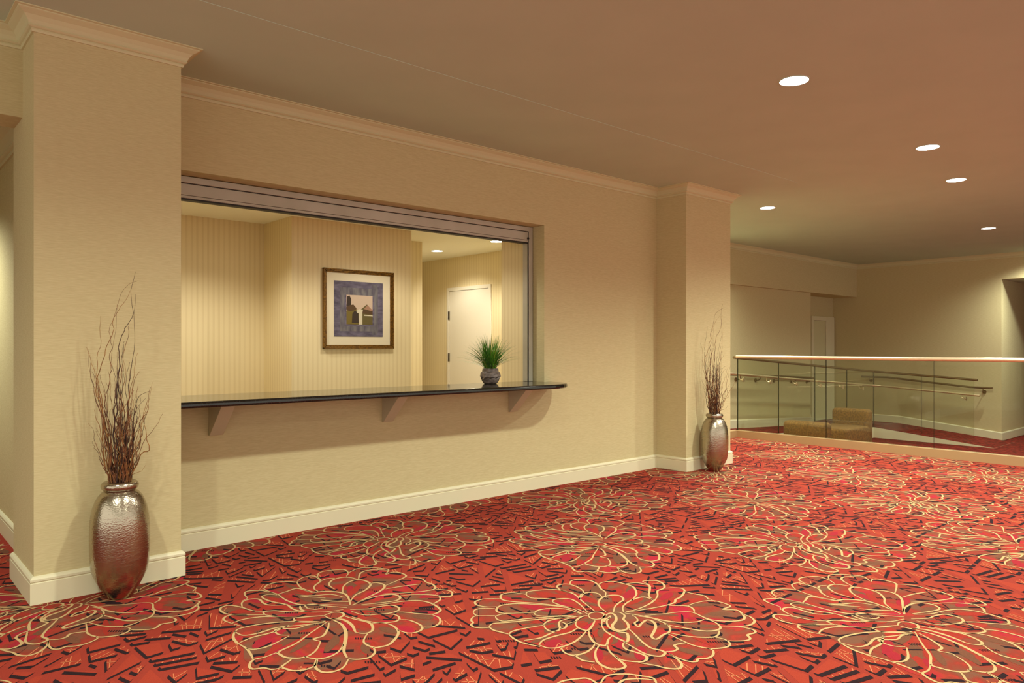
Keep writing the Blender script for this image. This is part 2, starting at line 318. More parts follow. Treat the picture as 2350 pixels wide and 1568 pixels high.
# ------------------------------------------------------------------ patterned carpet
FC, FS = 1.85, 1.83
T1 = (2.66, 2.235); T2 = (1.745, 3.15)
def floorpt(px, py):
    r_ = (px - 1175) / FPX; u = (HY - py) / FPX; t_ = -EYE / u
    return ((r_ * S + CO) * t_, (-r_ * CO + S) * t_)
def curves(txt, x0, y0, sc, org):
    res = []
    for ln in txt.strip().splitlines():
        v_ = [float(a) for a in ln.replace(',', ' ').split()]
        wdt = v_[0]
        pts = [floorpt(x0 + v_[i] / sc, y0 + v_[i + 1] / sc) for i in range(1, len(v_) - 1, 2)]
        res.append((wdt, [(a - org[0], c_ - org[1]) for a, c_ in pts]))
    return res
F1 = """1 940,385 850,345 700,320 520,300 370,290 265,275 240,250 260,225 340,215 450,230
1 450,235 455,210 520,198 640,190 720,195 830,225 900,285 1000,365
.8 450,235 490,258 600,262 660,268
1 660,290 670,272 750,262 820,272 880,310 940,370
.8 660,290 720,315 850,345
1 240,262 120,265 50,280 35,298 60,318 140,330 220,328
1 900,390 830,350 700,325 500,308 340,305 240,320 208,350 225,375 300,380 520,372
1 520,395 515,375 560,352 660,342 780,350 900,390
.8 520,395 600,405 760,400 860,400
.8 20,375 40,352 110,340 210,345
.8 20,375 50,400 120,402 200,400
.9 50,400 15,415 5,440 20,455 5,475 30,495 90,500 150,498
.9 200,405 215,430 280,445 450,425 650,410 860,400
.8 200,405 280,385 520,375
1.1 150,490 180,465 300,455 500,435 700,420 880,405
1 150,490 180,515 250,535 310,550
.9 310,550 340,525 450,500 600,475
1 310,550 340,580 420,620 560,650
1 590,470 620,445 700,425 840,400
1 590,470 600,500 640,525 690,525 720,505 710,470 730,440 850,410
.9 730,450 770,470 760,500 720,505
.9 760,470 850,445
1 430,600 560,580 640,545 690,525
1.1 550,635 590,595 700,560 800,535 860,500
1.1 550,635 620,660 720,655 830,615 900,560 930,525
1.2 845,470 850,440 890,410 940,400
1.2 845,470 870,500 940,520 980,480 1000,440
1.1 725,655 760,700 830,720 920,700 980,660 1000,625
1.3 950,520 960,570 1000,620 1060,640 1095,635 1110,590 1140,565
1 840,720 900,760 1000,775
1.4 1035,640 1005,690 1010,750 1040,790 1110,825 1200,830 1245,805 1180,745 1120,690 1098,635
1.3 1245,610 1225,635 1250,670 1330,695 1400,720 1420,745 1390,770 1300,770 1210,755 1160,720
1.3 1245,620 1300,650 1400,705 1480,725 1540,725 1565,700 1530,680 1450,660 1380,610 1320,550 1270,505
1.5 1055,480 1060,430 1090,395 1130,380 1165,400 1170,440 1140,480 1160,510 1220,520 1270,500 1260,460 1230,430 1240,400 1200,375 1140,375
1.3 1055,480 1080,520 1130,555 1200,590 1260,610 1260,545 1190,530 1120,500 1095,450 1120,415
1.8 1075,450 1085,425 1110,420 1125,400
1.2 1150,375 1160,330 1190,300 1230,270 1200,240 1130,235 1060,255 1030,290 1040,330 1090,370
1.2 1230,370 1225,330 1260,295 1310,270 1380,250 1440,260 1470,280 1430,310 1350,345 1250,370
1 875,270 890,230 950,213 1020,220 1060,250
1 875,270 910,210 850,165 770,145 705,155 700,175 740,200 830,215
1.1 800,150 810,120 880,108 970,120 1025,150 1050,185 1085,210 1085,240
1.1 1025,150 1070,130 1150,125 1240,145 1310,170 1335,220 1320,250 1295,280
1.2 1240,145 1330,135 1400,145 1440,160 1440,200 1435,240 1470,275
1.1 1440,150 1385,125 1440,118 1510,122 1555,150 1555,180 1505,200 1505,240 1480,280
1.1 1555,180 1640,175 1710,185 1720,210 1690,250 1650,270 1640,295 1560,320 1400,350 1240,375
1 1720,205 1800,225 1880,240 1915,270
1.1 1750,320 1800,300 1900,280 1960,280 2040,300 2090,325 2030,350 2140,355 2180,380 2205,415 2180,438 2080,445 1960,438 1880,415 1790,375 1700,370 1560,385 1400,400
.9 1600,320 1740,322 1790,345 1800,370
1.1 1240,380 1400,405 1560,440 1700,455 1820,450 1880,430
1.1 2180,385 2250,410 2285,445 2250,475 2150,490 2020,492
1.1 1885,425 1960,450 2010,490 1990,515 1900,525 1780,510 1640,485 1560,470
1.1 2150,492 2220,500 2285,520 2285,540 2230,555 2250,585 2220,600 2120,605 2060,600
1 2000,520 1995,550 1960,572 1860,575 1740,565 1600,540
1 1960,572 2040,590 2085,620 2070,650 1980,665 1900,662 1780,635 1680,590 1590,548
1.3 1300,395 1330,415 1345,440 1320,460 1350,490 1380,460 1420,435 1470,450 1490,490 1470,540 1455,570 1495,590 1550,555 1600,530 1600,490 1550,455 1450,420 1350,405
1.1 1740,620 1690,625 1640,640 1665,665 1640,685 1565,690
1.2 1900,662 1950,680 1950,720 1900,745 1830,750 1820,770 1760,770 1680,745 1580,700
1.3 1580,700 1650,740 1695,785 1690,820 1640,830 1560,820 1480,800 1350,780
1 948,400 960,382 1010,372 1060,380 1078,400 1060,420 1010,430 965,420 948,400"""
F2 = """1.6 1205,430 1195,380 1160,340 1080,322 980,320 900,325 800,290 765,245
1.1 765,240 810,205 890,190 935,205 960,235 920,265 905,295 940,320
1 935,205 945,170 1000,150 1100,140 1160,140 1190,165 1175,195
1 960,235 1010,215 1080,210
1.1 1075,300 1030,265 1060,225 1140,203 1210,205 1270,220
1 1185,170 1270,130 1380,122 1470,130 1525,140 1500,175
1.1 1275,220 1290,170 1350,145 1440,140 1520,145
1.3 1145,330 1150,280 1200,240 1270,222 1340,235 1375,265 1330,310 1250,350 1210,400
1.3 1370,255 1420,248 1480,260 1490,285 1450,320 1350,370 1220,435
1 1500,180 1560,160 1620,165 1670,190 1620,220 1500,270
1 1670,200 1790,210 1840,245 1890,260 1910,295 1840,315 1680,330 1480,340
.9 1500,300 1650,275 1800,258
1 1910,300 2000,308 2050,325 2040,360 1980,362 1900,350 1760,345 1620,355
1.2 1230,435 1320,390 1450,355 1560,345 1620,365 1590,395 1450,415 1300,430
1 1940,355 1955,385 1920,410 1890,425
1.1 1300,435 1450,430 1620,405 1760,395 1870,415 1945,460 1950,485 1890,510 1780,505 1640,492 1560,495
1 1205,470 1350,465 1450,445 1560,435 1615,465 1560,495 1440,510 1320,515 1215,485
1 1400,510 1560,510 1615,540 1580,570 1450,580 1340,565 1220,530
1.1 1890,515 1945,540 1950,580 1890,615 1800,615
1.1 1610,555 1700,560 1790,600 1800,635 1750,660 1680,665 1600,640
1.3 1380,585 1480,582 1560,605 1605,650 1590,700 1530,760 1460,780 1400,785 1330,755 1320,720 1350,670
1.3 1160,525 1240,550 1350,575 1390,605 1385,650 1320,670 1250,660
1.9 1250,660 1220,600 1150,555 1050,545
1.3 1400,785 1410,830 1360,870 1270,885 1190,880
2.0 1180,870 1155,820 1160,760 1170,700 1165,640 1130,590 1060,555
1.3 1190,885 1150,950 1070,985 980,990 925,960 915,920 930,880
1 1150,760 1110,820 1040,860 960,880 880,875 820,860
1.2 935,885 915,935 830,970 730,978 680,965 640,945 700,900 720,880
1.2 960,735 930,800 870,850 780,875 680,870 625,845 615,820 760,750 870,670 1020,570
1.1 960,735 900,715 980,690 1020,630 1030,580
1.1 640,950 560,970 490,955 400,965 370,940 400,890 500,865 615,820
1 400,885 380,840 345,795 290,760
1 345,795 420,800 540,770 700,690
1.3 250,650 235,700 260,740 290,760
1.1 290,745 400,700 560,660 700,600
1 250,655 300,625 480,590 700,570 1000,570
1.1 250,655 320,685 450,665 600,620 800,600 1000,575
1 700,685 620,680 585,655 610,630 750,628 850,600 1010,575
1.2 740,540 760,570 900,575 1000,565
1 220,585 160,560 165,535 220,515 340,515 500,515
1 220,585 330,550 500,530 740,540
.9 220,585 310,610
1.1 350,515 200,510 135,485 135,455 200,435 300,450 400,480 500,485
1.1 310,450 310,410 370,385 450,385 490,420 560,435 680,430
1.2 500,515 490,490 580,480 700,490 960,490
1.1 730,540 600,530 500,515
1.1 355,375 330,345 345,320 420,312 490,315 600,345
1 310,400 355,375
1 600,350 530,345 475,360 500,385 580,410 680,430 740,470 850,490 1000,490 1150,470
1.1 600,345 680,320 760,295 830,310 890,330
1.1 490,300 520,265 620,240 720,238 765,245
1 490,300 540,325 600,340
1.1 610,345 680,395 800,430 1000,430 1190,435
1 1160,370 1050,345 900,355 790,355 860,365 1000,375
1 960,390 1060,400 1200,405
1.1 790,440 800,470 850,490
1.1 850,460 835,435 900,425 1000,440 1180,455
1 850,460 920,468 980,455
1.2 990,520 1060,495 1130,495 1155,515 1110,540 1040,545 990,520
1.2 740,540 860,530 990,520"""
A1 = floorpt(1080 + 1105 / 3.507, 1300 + 405 / 3.507); B2 = floorpt(470 + 1170 / 3.615, 1270 + 460 / 3.615)
fl1 = curves(F1, 1080, 1300, 3.507, T1); fl2 = curves(F2, 470, 1270, 3.615, T2)
def catmull(p, sub=4):
    if len(p) < 3: return p
    q = [p[0]] + list(p) + [p[-1]]; res = []
    for i in range(1, len(q) - 2):
        a, b0, c_, d = q[i - 1], q[i], q[i + 1], q[i + 2]
        for k in range(sub):
            t_ = k / sub
            res.append(tuple(.5 * ((2 * b0[j]) + (-a[j] + c_[j]) * t_ + (2 * a[j] - 5 * b0[j] + 4 * c_[j] - d[j]) * t_ * t_ + (-a[j] + 3 * b0[j] - 3 * c_[j] + d[j]) * t_ ** 3) for j in (0, 1)))
    res.append(tuple(p[-1])); return res
def ribbon(p, hw, taper=False):
    quads = []; L_, R_ = [], []
    n = len(p)
    for i in range(n):
        a = p[max(i - 1, 0)]; c_ = p[min(i + 1, n - 1)]
        dx, dy = c_[0] - a[0], c_[1] - a[1]; l = math.hypot(dx, dy) or 1
        h = hw * (1 if not taper else .45 + .55 * math.sin(math.pi * i / (n - 1)))
        L_.append((p[i][0] - dy / l * h, p[i][1] + dx / l * h)); R_.append((p[i][0] + dy / l * h, p[i][1] - dx / l * h))
    for i in range(n - 1): quads.append([L_[i], R_[i], R_[i + 1], L_[i + 1]])
    return quads
def outline(fl):
    best = [0] * 40
    for wdt, p in fl:
        for a, c_ in catmull(p, 3):
            k = int((math.atan2(c_, a) + math.pi) / (2 * math.pi) * 40) % 40; best[k] = max(best[k], math.hypot(a, c_))
    best = [b0 if b0 > .3 else .6 for b0 in best]
    return [(best[k] * .985 * math.cos(-math.pi + (k + .5) / 40 * 2 * math.pi), best[k] * .985 * math.sin(-math.pi + (k + .5) / 40 * 2 * math.pi)) for k in range(40)], best
LW = .0054
rnd = random.Random(7)
MI = dict(red=0, orange=1, dark=2, cream=3, hatch=4, brown=5, olive=6, pink=7, rust=8)
flowers = []
for fl in (fl1, fl2):
    ol, best = outline(fl); faces = [(ol, MI['brown'], .0006)]
    for k in range(70):      # soft coloured petal patches
        a = rnd.uniform(-math.pi, math.pi); mr = best[int((a + math.pi) / (2 * math.pi) * 40) % 40]
        r0 = mr * rnd.uniform(.28, .86); ln = rnd.uniform(.05, .11); wd = rnd.uniform(.014, .032)
        if r0 + ln > mr * .95: ln = max(.03, mr * .95 - r0)
        cx, cy = r0 * math.cos(a), r0 * math.sin(a); a2 = a + rnd.uniform(-.35, .35)
        pl = [(cx + math.cos(a2) * ln * math.cos(t_) - math.sin(a2) * wd * math.sin(t_), cy + math.sin(a2) * ln * math.cos(t_) + math.cos(a2) * wd * math.sin(t_)) for t_ in [i * math.pi / 6 for i in range(12)]]
        faces.append((pl, rnd.choice([MI['pink'], MI['olive'], MI['olive'], MI['rust'], MI['rust']]), .0009 + k * .000004))
    for k in range(26):      # short dark dashes inside the flower
        a = rnd.uniform(-math.pi, math.pi); r0 = rnd.uniform(.12, .62); cx, cy = r0 * math.cos(a), r0 * math.sin(a)
        n_ = rnd.randint(3, 8); dx, dy = S * .011, -CO * .011
        if rnd.random() < .5:
            for i in range(n_):
                x, y = cx + dx * i, cy + dy * i
                faces.append(([(x, y), (x + .006 * S, y - .006 * CO), (x + .006 * S - .01, y - .006 * CO - .018), (x - .01, y - .018)], MI['dark'], .0013))
        else:
            l = rnd.uniform(.04, .09); x, y = cx, cy
            faces.append(([(x, y), (x + l * S, y - l * CO), (x + l * S - .008, y - l * CO - .012), (x - .008, y - .012)], MI['dark'], .0013))
    for wdt, p in fl:
        for q in ribbon(catmull(p, 4), LW * (.55 + .5 * wdt), True): faces.append((q, MI['cream'], .0018))
    flowers.append((faces, best))
# shards: binary splits of a tile
def split(poly, nx, ny, d):
    A, B = [], []
    n = len(poly)
    for i in range(n):
        p, q = poly[i], poly[(i + 1) % n]; sp_, sq = p[0] * nx + p[1] * ny - d, q[0] * nx + q[1] * ny - d
        if sp_ >= 0: A.append(p)
        if sp_ <= 0: B.append(p)
        if sp_ * sq < 0:
            t_ = sp_ / (sp_ - sq); c_ = (p[0] + (q[0] - p[0]) * t_, p[1] + (q[1] - p[1]) * t_); A.append(c_); B.append(c_)
    return A, B
def area(p): return .5 * sum(p[i][0] * p[(i + 1) % len(p)][1] - p[(i + 1) % len(p)][0] * p[i][1] for i in range(len(p)))
def cells(poly, out, depth=0):
    a = abs(area(poly))
    if a < .0095 or (a < .024 and rnd.random() < .33):
        out.append(poly); return
    cx = sum(p[0] for p in poly) / len(poly); cy = sum(p[1] for p in poly) / len(poly)
    # principal direction
    sxx = sum((p[0] - cx) ** 2 for p in poly); syy = sum((p[1] - cy) ** 2 for p in poly); sxy = sum((p[0] - cx) * (p[1] - cy) for p in poly)
    ang = .5 * math.atan2(2 * sxy, sxx - syy) + rnd.gauss(0, .5)
    if a < .03 and rnd.random() < .55: ang += math.pi / 2
    nx, ny = math.cos(ang), math.sin(ang); d = cx * nx + cy * ny + rnd.uniform(-.03, .03)
    A, B = split(poly, nx, ny, d)
    if len(A) < 3 or len(B) < 3 or depth > 14: out.append(poly); return
    cells(A, out, depth + 1); cells(B, out, depth + 1)
def inset(p, g):
    if area(p) < 0: p = p[::-1]
    n = len(p); q = list(p)
    for i in range(n):
        a, b0 = p[i], p[(i + 1) % n]; dx, dy = b0[0] - a[0], b0[1] - a[1]; l = math.hypot(dx, dy)
        if l < 1e-5: continue
        nx, ny = -dy / l, dx / l
        q, _ = split(q, nx, ny, a[0] * nx + a[1] * ny + g)
        if len(q) < 3: return None
    return q
tile = []
cl = []; cells([(0, 0), (FC, 0), (FC, FS), (0, FS)], cl)
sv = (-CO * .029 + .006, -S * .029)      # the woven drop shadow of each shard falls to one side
for p in cl:
    cx = sum(a[0] for a in p) / len(p); cy = sum(a[1] for a in p) / len(p)
    q = inset(p, .0165)
    if not q: continue
    qq = [q[0]]
    for a in q[1:]:
        if math.hypot(a[0] - qq[-1][0], a[1] - qq[-1][1]) > .003: qq.append(a)
    if len(qq) < 3 or area(qq) < .0003: continue
    inside = False
    for k, (ox, oy) in enumerate([(T1[0], T1[1])] + [(T2[0], T2[1])]):
        bx = flowers[k][1]
        dx = (cx - ox + FC / 2) % FC - FC / 2; dy = (cy - oy + FS / 2) % FS - FS / 2
        r_ = math.hypot(dx, dy); mr = bx[int((math.atan2(dy, dx) + math.pi) / (2 * math.pi) * 40) % 40]
        if r_ < mr * .93: inside = True
    if inside and rnd.random() < .6: continue
    if not inside: tile.append((qq, MI['orange'], .0004))
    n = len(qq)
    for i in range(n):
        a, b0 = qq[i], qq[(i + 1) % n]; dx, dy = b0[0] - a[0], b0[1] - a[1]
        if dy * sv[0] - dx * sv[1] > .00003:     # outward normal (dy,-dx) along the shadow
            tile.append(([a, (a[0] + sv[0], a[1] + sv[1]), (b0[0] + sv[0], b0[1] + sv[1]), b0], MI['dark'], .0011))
    if not inside and area(qq) > .0012 and rnd.random() < .62:
        u = (S, -CO); vv = (CO, S)
        pr = [a[0] * u[0] + a[1] * u[1] for a in qq]; lo, hi = min(pr), max(pr)
        cxx = sum(a[0] for a in qq) / n; cyy = sum(a[1] for a in qq) / n
        k = int((hi - lo) / .03)
        for i in range(1, k + 1):
            t_ = lo + (hi - lo) * (i + rnd.uniform(-.3, .3)) / (k + 1); tl = rnd.choice([.3, -.3, .5, .1]) 
            nx, ny = u[0] + vv[0] * tl, u[1] + vv[1] * tl; l = math.hypot(nx, ny); nx /= l; ny /= l
            d0 = nx * (cxx + u[0] * (t_ - (cxx * u[0] + cyy * u[1]))) + ny * (cyy + u[1] * (t_ - (cxx * u[0] + cyy * u[1])))
            A, _ = split(qq, nx, ny, d0 - .0021)
            if len(A) < 3: continue
            _, B = split(A, nx, ny, d0 + .0021)
            if len(B) >= 3: tile.append((B, MI['hatch'], .0014))
        if rnd.random() < .6:
            nx, ny = vv[0] + u[0] * rnd.uniform(-.3, .3), vv[1] + u[1] * rnd.uniform(-.3, .3); d0 = nx * cxx + ny * cyy
            A, _ = split(qq, nx, ny, d0 - .0021)
            if len(A) >= 3:
                _, B = split(A, nx, ny, d0 + .0021)
                if len(B) >= 3: tile.append((B, MI['hatch'], .0014))
carpet = MB(); carpet.raw = True
carpet.face([(-3.3, -5, 0), (9.17, -5, 0), (9.17, 5.6, 0), (-3.3, 5.6, 0)], 0)
def keep(x, y):
    f_ = x * CO + y * S; r_ = x * S - y * CO
    return x < 10.0 and y < 6.2 and y > -2.2 and f_ > .6 and abs(r_) < f_ * .82 + .9
def ok(pts):
    return all(p[0] < 9.1 and not (p[1] > 4.68 and .75 < p[0] < 7.09) and p[1] < (5.48 if p[0] > 1 else 9) for p in pts)
def place(faces, ox, oy):
    for p, k, z in faces:
        q = [(ox + a[0], oy + a[1], z) for a in p]
        if ok(q): carpet.face(q, k)
        elif len(q) > 20:
            q = [(min(a[0], 9.1), a[1] if a[0] < .75 else min(a[1], 4.68), a[2]) for a in q]; carpet.face(q, k)
for i in range(-2, 6):
    for j in range(-2, 4):
        for k, (tx, ty) in enumerate((T1, T2)):
            ox, oy = tx + FC * (i - 1), ty + FS * j
            if keep(ox, oy): place(flowers[k][0], ox, oy)
        ox, oy = FC * i, FS * j
        for p, k, z in tile:
            x, y = p[0][0] + ox, p[0][1] + oy
            if keep(x, y):
                q = [(ox + a[0], oy + a[1], z) for a in p]
                if ok(q): carpet.face(q, k)
# the corridor beyond the near pillar is carpeted by the same sheet
carpet.face([(-1.28, 5.6, .0002), (.79, 5.6, .0002), (.79, 9.1, .0002), (-1.28, 9.1, .0002)], 0)
floor = struct(carpet.build('floor', [M[k] for k in ('c_red', 'c_orange', 'c_dark', 'c_cream', 'c_hatch', 'c_brown', 'c_olive', 'c_pink', 'c_rust')]))

# ------------------------------------------------------------------ service counter
sc_ = thing('service_counter', 'long black granite service counter ledge on three cream brackets below the opening', 'counter', (3.0, 4.5, 0))
pl = [(1.367, 4.30), (4.36, 4.30)]
for i in range(1, 9):
    a = -math.pi / 2 + i * math.pi / 18 * 1.0
    pl.append((4.36 + .34 * math.cos(a), 4.64 + .34 * math.sin(a)))
pl += [(4.70, 4.64), (4.70, 4.701), (4.618, 4.701), (4.618, 4.93), (1.425, 4.93), (1.425, 4.701), (1.367, 4.701)]
b_ = MB(); b_.prism([(x - 3.0, y - 4.5) for x, y in pl], .902, .938)
b_.build('countertop', M['granite'], sc_, bevel=.012, seg=3)
for x in (1.685, 2.945, 4.195):
    q = MB(); x0, x1 = x - 3.0, x - 3.0 + .085
    prof = [(4.702, .695), (4.702, .9015), (4.49, .9015), (4.49, .885), (4.685, .695)]
    q.rings([[(x0, y - 4.5, z) for y, z in prof], [(x1, y - 4.5, z) for y, z in prof]]); q.build('bracket', M['bracket'], sc_, bevel=.002)

# ------------------------------------------------------------------ roller shutter
rs = thing('roller_shutter', 'grey aluminium roller shutter raised at the top of the counter opening', 'shutter', (3.0, 4.85, .938))
def rp(name, boxes, m_, bevel=0):
    q = MB()
    for x0, x1, y0, y1, z0, z1 in boxes: q.box(x0 - 3.0, x1 - 3.0, y0 - 4.85, y1 - 4.85, z0 - .938, z1 - .938)
    return q.build(name, m_, rs, bevel=bevel)
rp('housing', [(1.42, 4.564, 4.842, 4.925, 2.285, 2.325)], M['alu'], .003)
rp('bottom_bar', [(1.42, 4.558, 4.848, 4.92, 2.208, 2.279)], M['alu'], .002)
rp('bottom_bar_edge', [(1.42, 4.558, 4.846, 4.915, 2.188, 2.2055)], M['alu'], .002)
rp('seal', [(1.42, 4.558, 4.850, 4.91, 2.178, 2.188)], M['gap'])
rp('shadow_gap', [(1.42, 4.558, 4.856, 4.90, 2.2, 2.29)], M['gap'])
rp('side_track', [(4.565, 4.612, 4.842, 4.925, .9385, 2.325)], M['alu'], .003)
rp('side_track_seal', [(4.557, 4.5645, 4.846, 4.854, .9385, 2.285)], M['gap'])
q = MB(); q.tube([(4.556 - 3.0, 4.838 - 4.85, 2.222 - .938), (4.556 - 3.0, 4.86 - 4.85, 2.222 - .938)], .010, n=16); q.build('bolt', M['gap'], rs)
rp('side_track', [(1.421, 1.44, 4.842, 4.925, .9385, 2.285)], M['alu'], .003)

# ------------------------------------------------------------------ room door, picture
def door(name, axis, pos, a0, a1, z0, z1, hinge_low, sgn, m_, thick=.035):
    pass
d = MB()
y0, y1, zt = 6.975, 7.876, 2.026
dr = bpy.data.objects.new('door_1', None); C.objects.link(dr); dr.location = (5.94, 7.42, 0); dr['kind'] = 'structure'
q = MB()
for bx in ((5.925, 6.04, y0, y0 + .045, 0, zt), (5.925, 6.04, y1 - .045, y1, 0, zt), (5.925, 6.04, y0 + .0455, y1 - .0455, zt - .045, zt)):
    q.box(bx[0] - 5.94, bx[1] - 5.94, bx[2] - 7.42, bx[3] - 7.42, bx[4], bx[5])
q.build('door_frame', M['door_white'], dr, bevel=.003)
q = MB(); q.box(-.004, .036, y0 + .049 - 7.42, y1 - .049 - 7.42, .01, zt - .050); q.build('door_leaf', M['door_white'], dr, bevel=.002)
for z in (1.66, 1.11, .4):
    q = MB(); q.box(-.020, -.002, y1 - .056 - 7.42, y1 - .036 - 7.42, z - .055, z + .055); q.build('hinge', M['hinge'], dr)
# far alcove door
dr = bpy.data.objects.new('door_2', None); C.objects.link(dr); dr.location = (14.5, 6.86, -.21); dr['kind'] = 'structure'
q = MB()
for bx in ((14.02, 14.10, 6.82, 6.86, 0, 2.06), (14.62, 14.98, 6.82, 6.86, 0, 2.06), (14.101, 14.619, 6.82, 6.86, 1.98, 2.06)):
    q.box(bx[0] - 14.5, bx[1] - 14.5, bx[2] - 6.86, bx[3] - 6.86, bx[4], bx[5])
q.build('door_frame', M['trim'], dr, bevel=.003)
q = MB(); q.box(14.105 - 14.5, 14.61 - 14.5, -.02, -.002, .005, 1.975); q.build('door_leaf', M['crown'], dr)

fp = thing('framed_picture', 'square picture in a thin gold frame hanging on the striped room wall', 'picture', (3.65, RY, 1.23))
def pb(q, x0, x1, y0, y1, z0, z1, k=0): q.box(x0 - 3.65, x1 - 3.65, y0, y1, z0 - 1.23, z1 - 1.23, k)
X0, X1, Z0, Z1, fw = 3.269, 4.028, 1.231, 1.979, .036
fr_ = MB()
for k, (o, dpt) in enumerate(((0, -.034), (.012, -.026), (.024, -.019))):
    a = o; t_ = .012
    pb(fr_, X0 + a, X1 - a, dpt, -.002, Z1 - a - t_, Z1 - a); pb(fr_, X0 + a, X1 - a, dpt, -.002, Z0 + a, Z0 + a + t_)
    pb(fr_, X0 + a, X0 + a + t_, dpt, -.002, Z0 + a, Z1 - a); pb(fr_, X1 - a - t_, X1 - a, dpt, -.002, Z0 + a, Z1 - a)
fr_.build('frame', M['gold'], fp, bevel=.002)
mt = MB(); pb(mt, X0 + fw, X1 - fw, -.012, -.003, Z0 + fw, Z1 - fw); mt.build('mat_board', M['mat_board'], fp)
art = [grain(mat('violet brushwork', srgb(92, 84, 104), .8), (9, 9, 26), srgb(112, 104, 124), srgb(72, 66, 84), nscale=1, detail=5),
       grain(mat('grey brushwork', srgb(110, 108, 110), .8), (26, 26, 7), srgb(120, 116, 118), srgb(84, 78, 92), nscale=1, detail=5),
       mat('painted sky', srgb(196, 172, 152), .8), mat('painted dark trees', srgb(56, 42, 30), .8), mat('painted olive hill', srgb(112, 96, 36), .8),
       mat('painted white wall', srgb(206, 196, 170), .8), mat('painted brown roof', srgb(84, 60, 34), .8), mat('painted field', srgb(96, 84, 44), .8), mat('painted rose roof', srgb(160, 120, 98), .8)]
aw = MB()
x0, x1, z0, z1 = 3.381, 3.909, 1.346, 1.869
pb(aw, x0, x1, -.0145, -.012, z0, z1, 0)
pb(aw, x0 + .06, x1 - .055, -.015, -.0145, z0 + .05, z1 - .06, 1)
pb(aw, x1 - .12, x1 - .06, -.0153, -.0148, z0 + .02, z1 - .02, 1)
pb(aw, x0 + .11, x1 - .10, -.0156, -.0148, z0 + .10, z1 - .13, 0)
ix, iz, iw, ih = 3.510, 1.463, .283, .277
pb(aw, ix, ix + iw, -.0162, -.0148, iz, iz + ih, 2)
def ap(pts, k, lv):
    aw.face([(ix + a * iw - 3.65, -.0163 - lv * .0003, iz + c_ * ih - 1.23) for a, c_ in pts], k)
ap([(0, .62), (.03, .95), (.12, .98), (.18, .85), (.17, .6)], 3, 1)
ap([(0, .45), (.22, .66), (.38, .52), (.5, .48), (.5, 0), (0, 0)], 4, 2)
ap([(0, .60), (.16, .66), (.26, .68), (.38, .55), (.34, .48), (.1, .44), (0, .5)], 6, 3)
ap([(.2, .05), (.22, .36), (.3, .46), (.44, .42), (.46, .05)], 3, 4)
ap([(.52, .5), (.78, .7), (1, .5), (1, 0), (.52, 0)], 7, 2)
ap([(.66, .54), (.8, .68), (1, .50), (1, .46)], 8, 5)
ap([(.58, .52), (1, .47), (1, .36), (.6, .38)], 6, 6)
ap([(.36, .46), (.48, .53), (.62, .51), (.60, .40), (.6, 0), (.46, 0), (.47, .38), (.4, .40)], 5, 7)
ap([(.66, .34), (1, .32), (1, .29), (.66, .30)], 5, 8)
aw.build('artwork', art, fp)

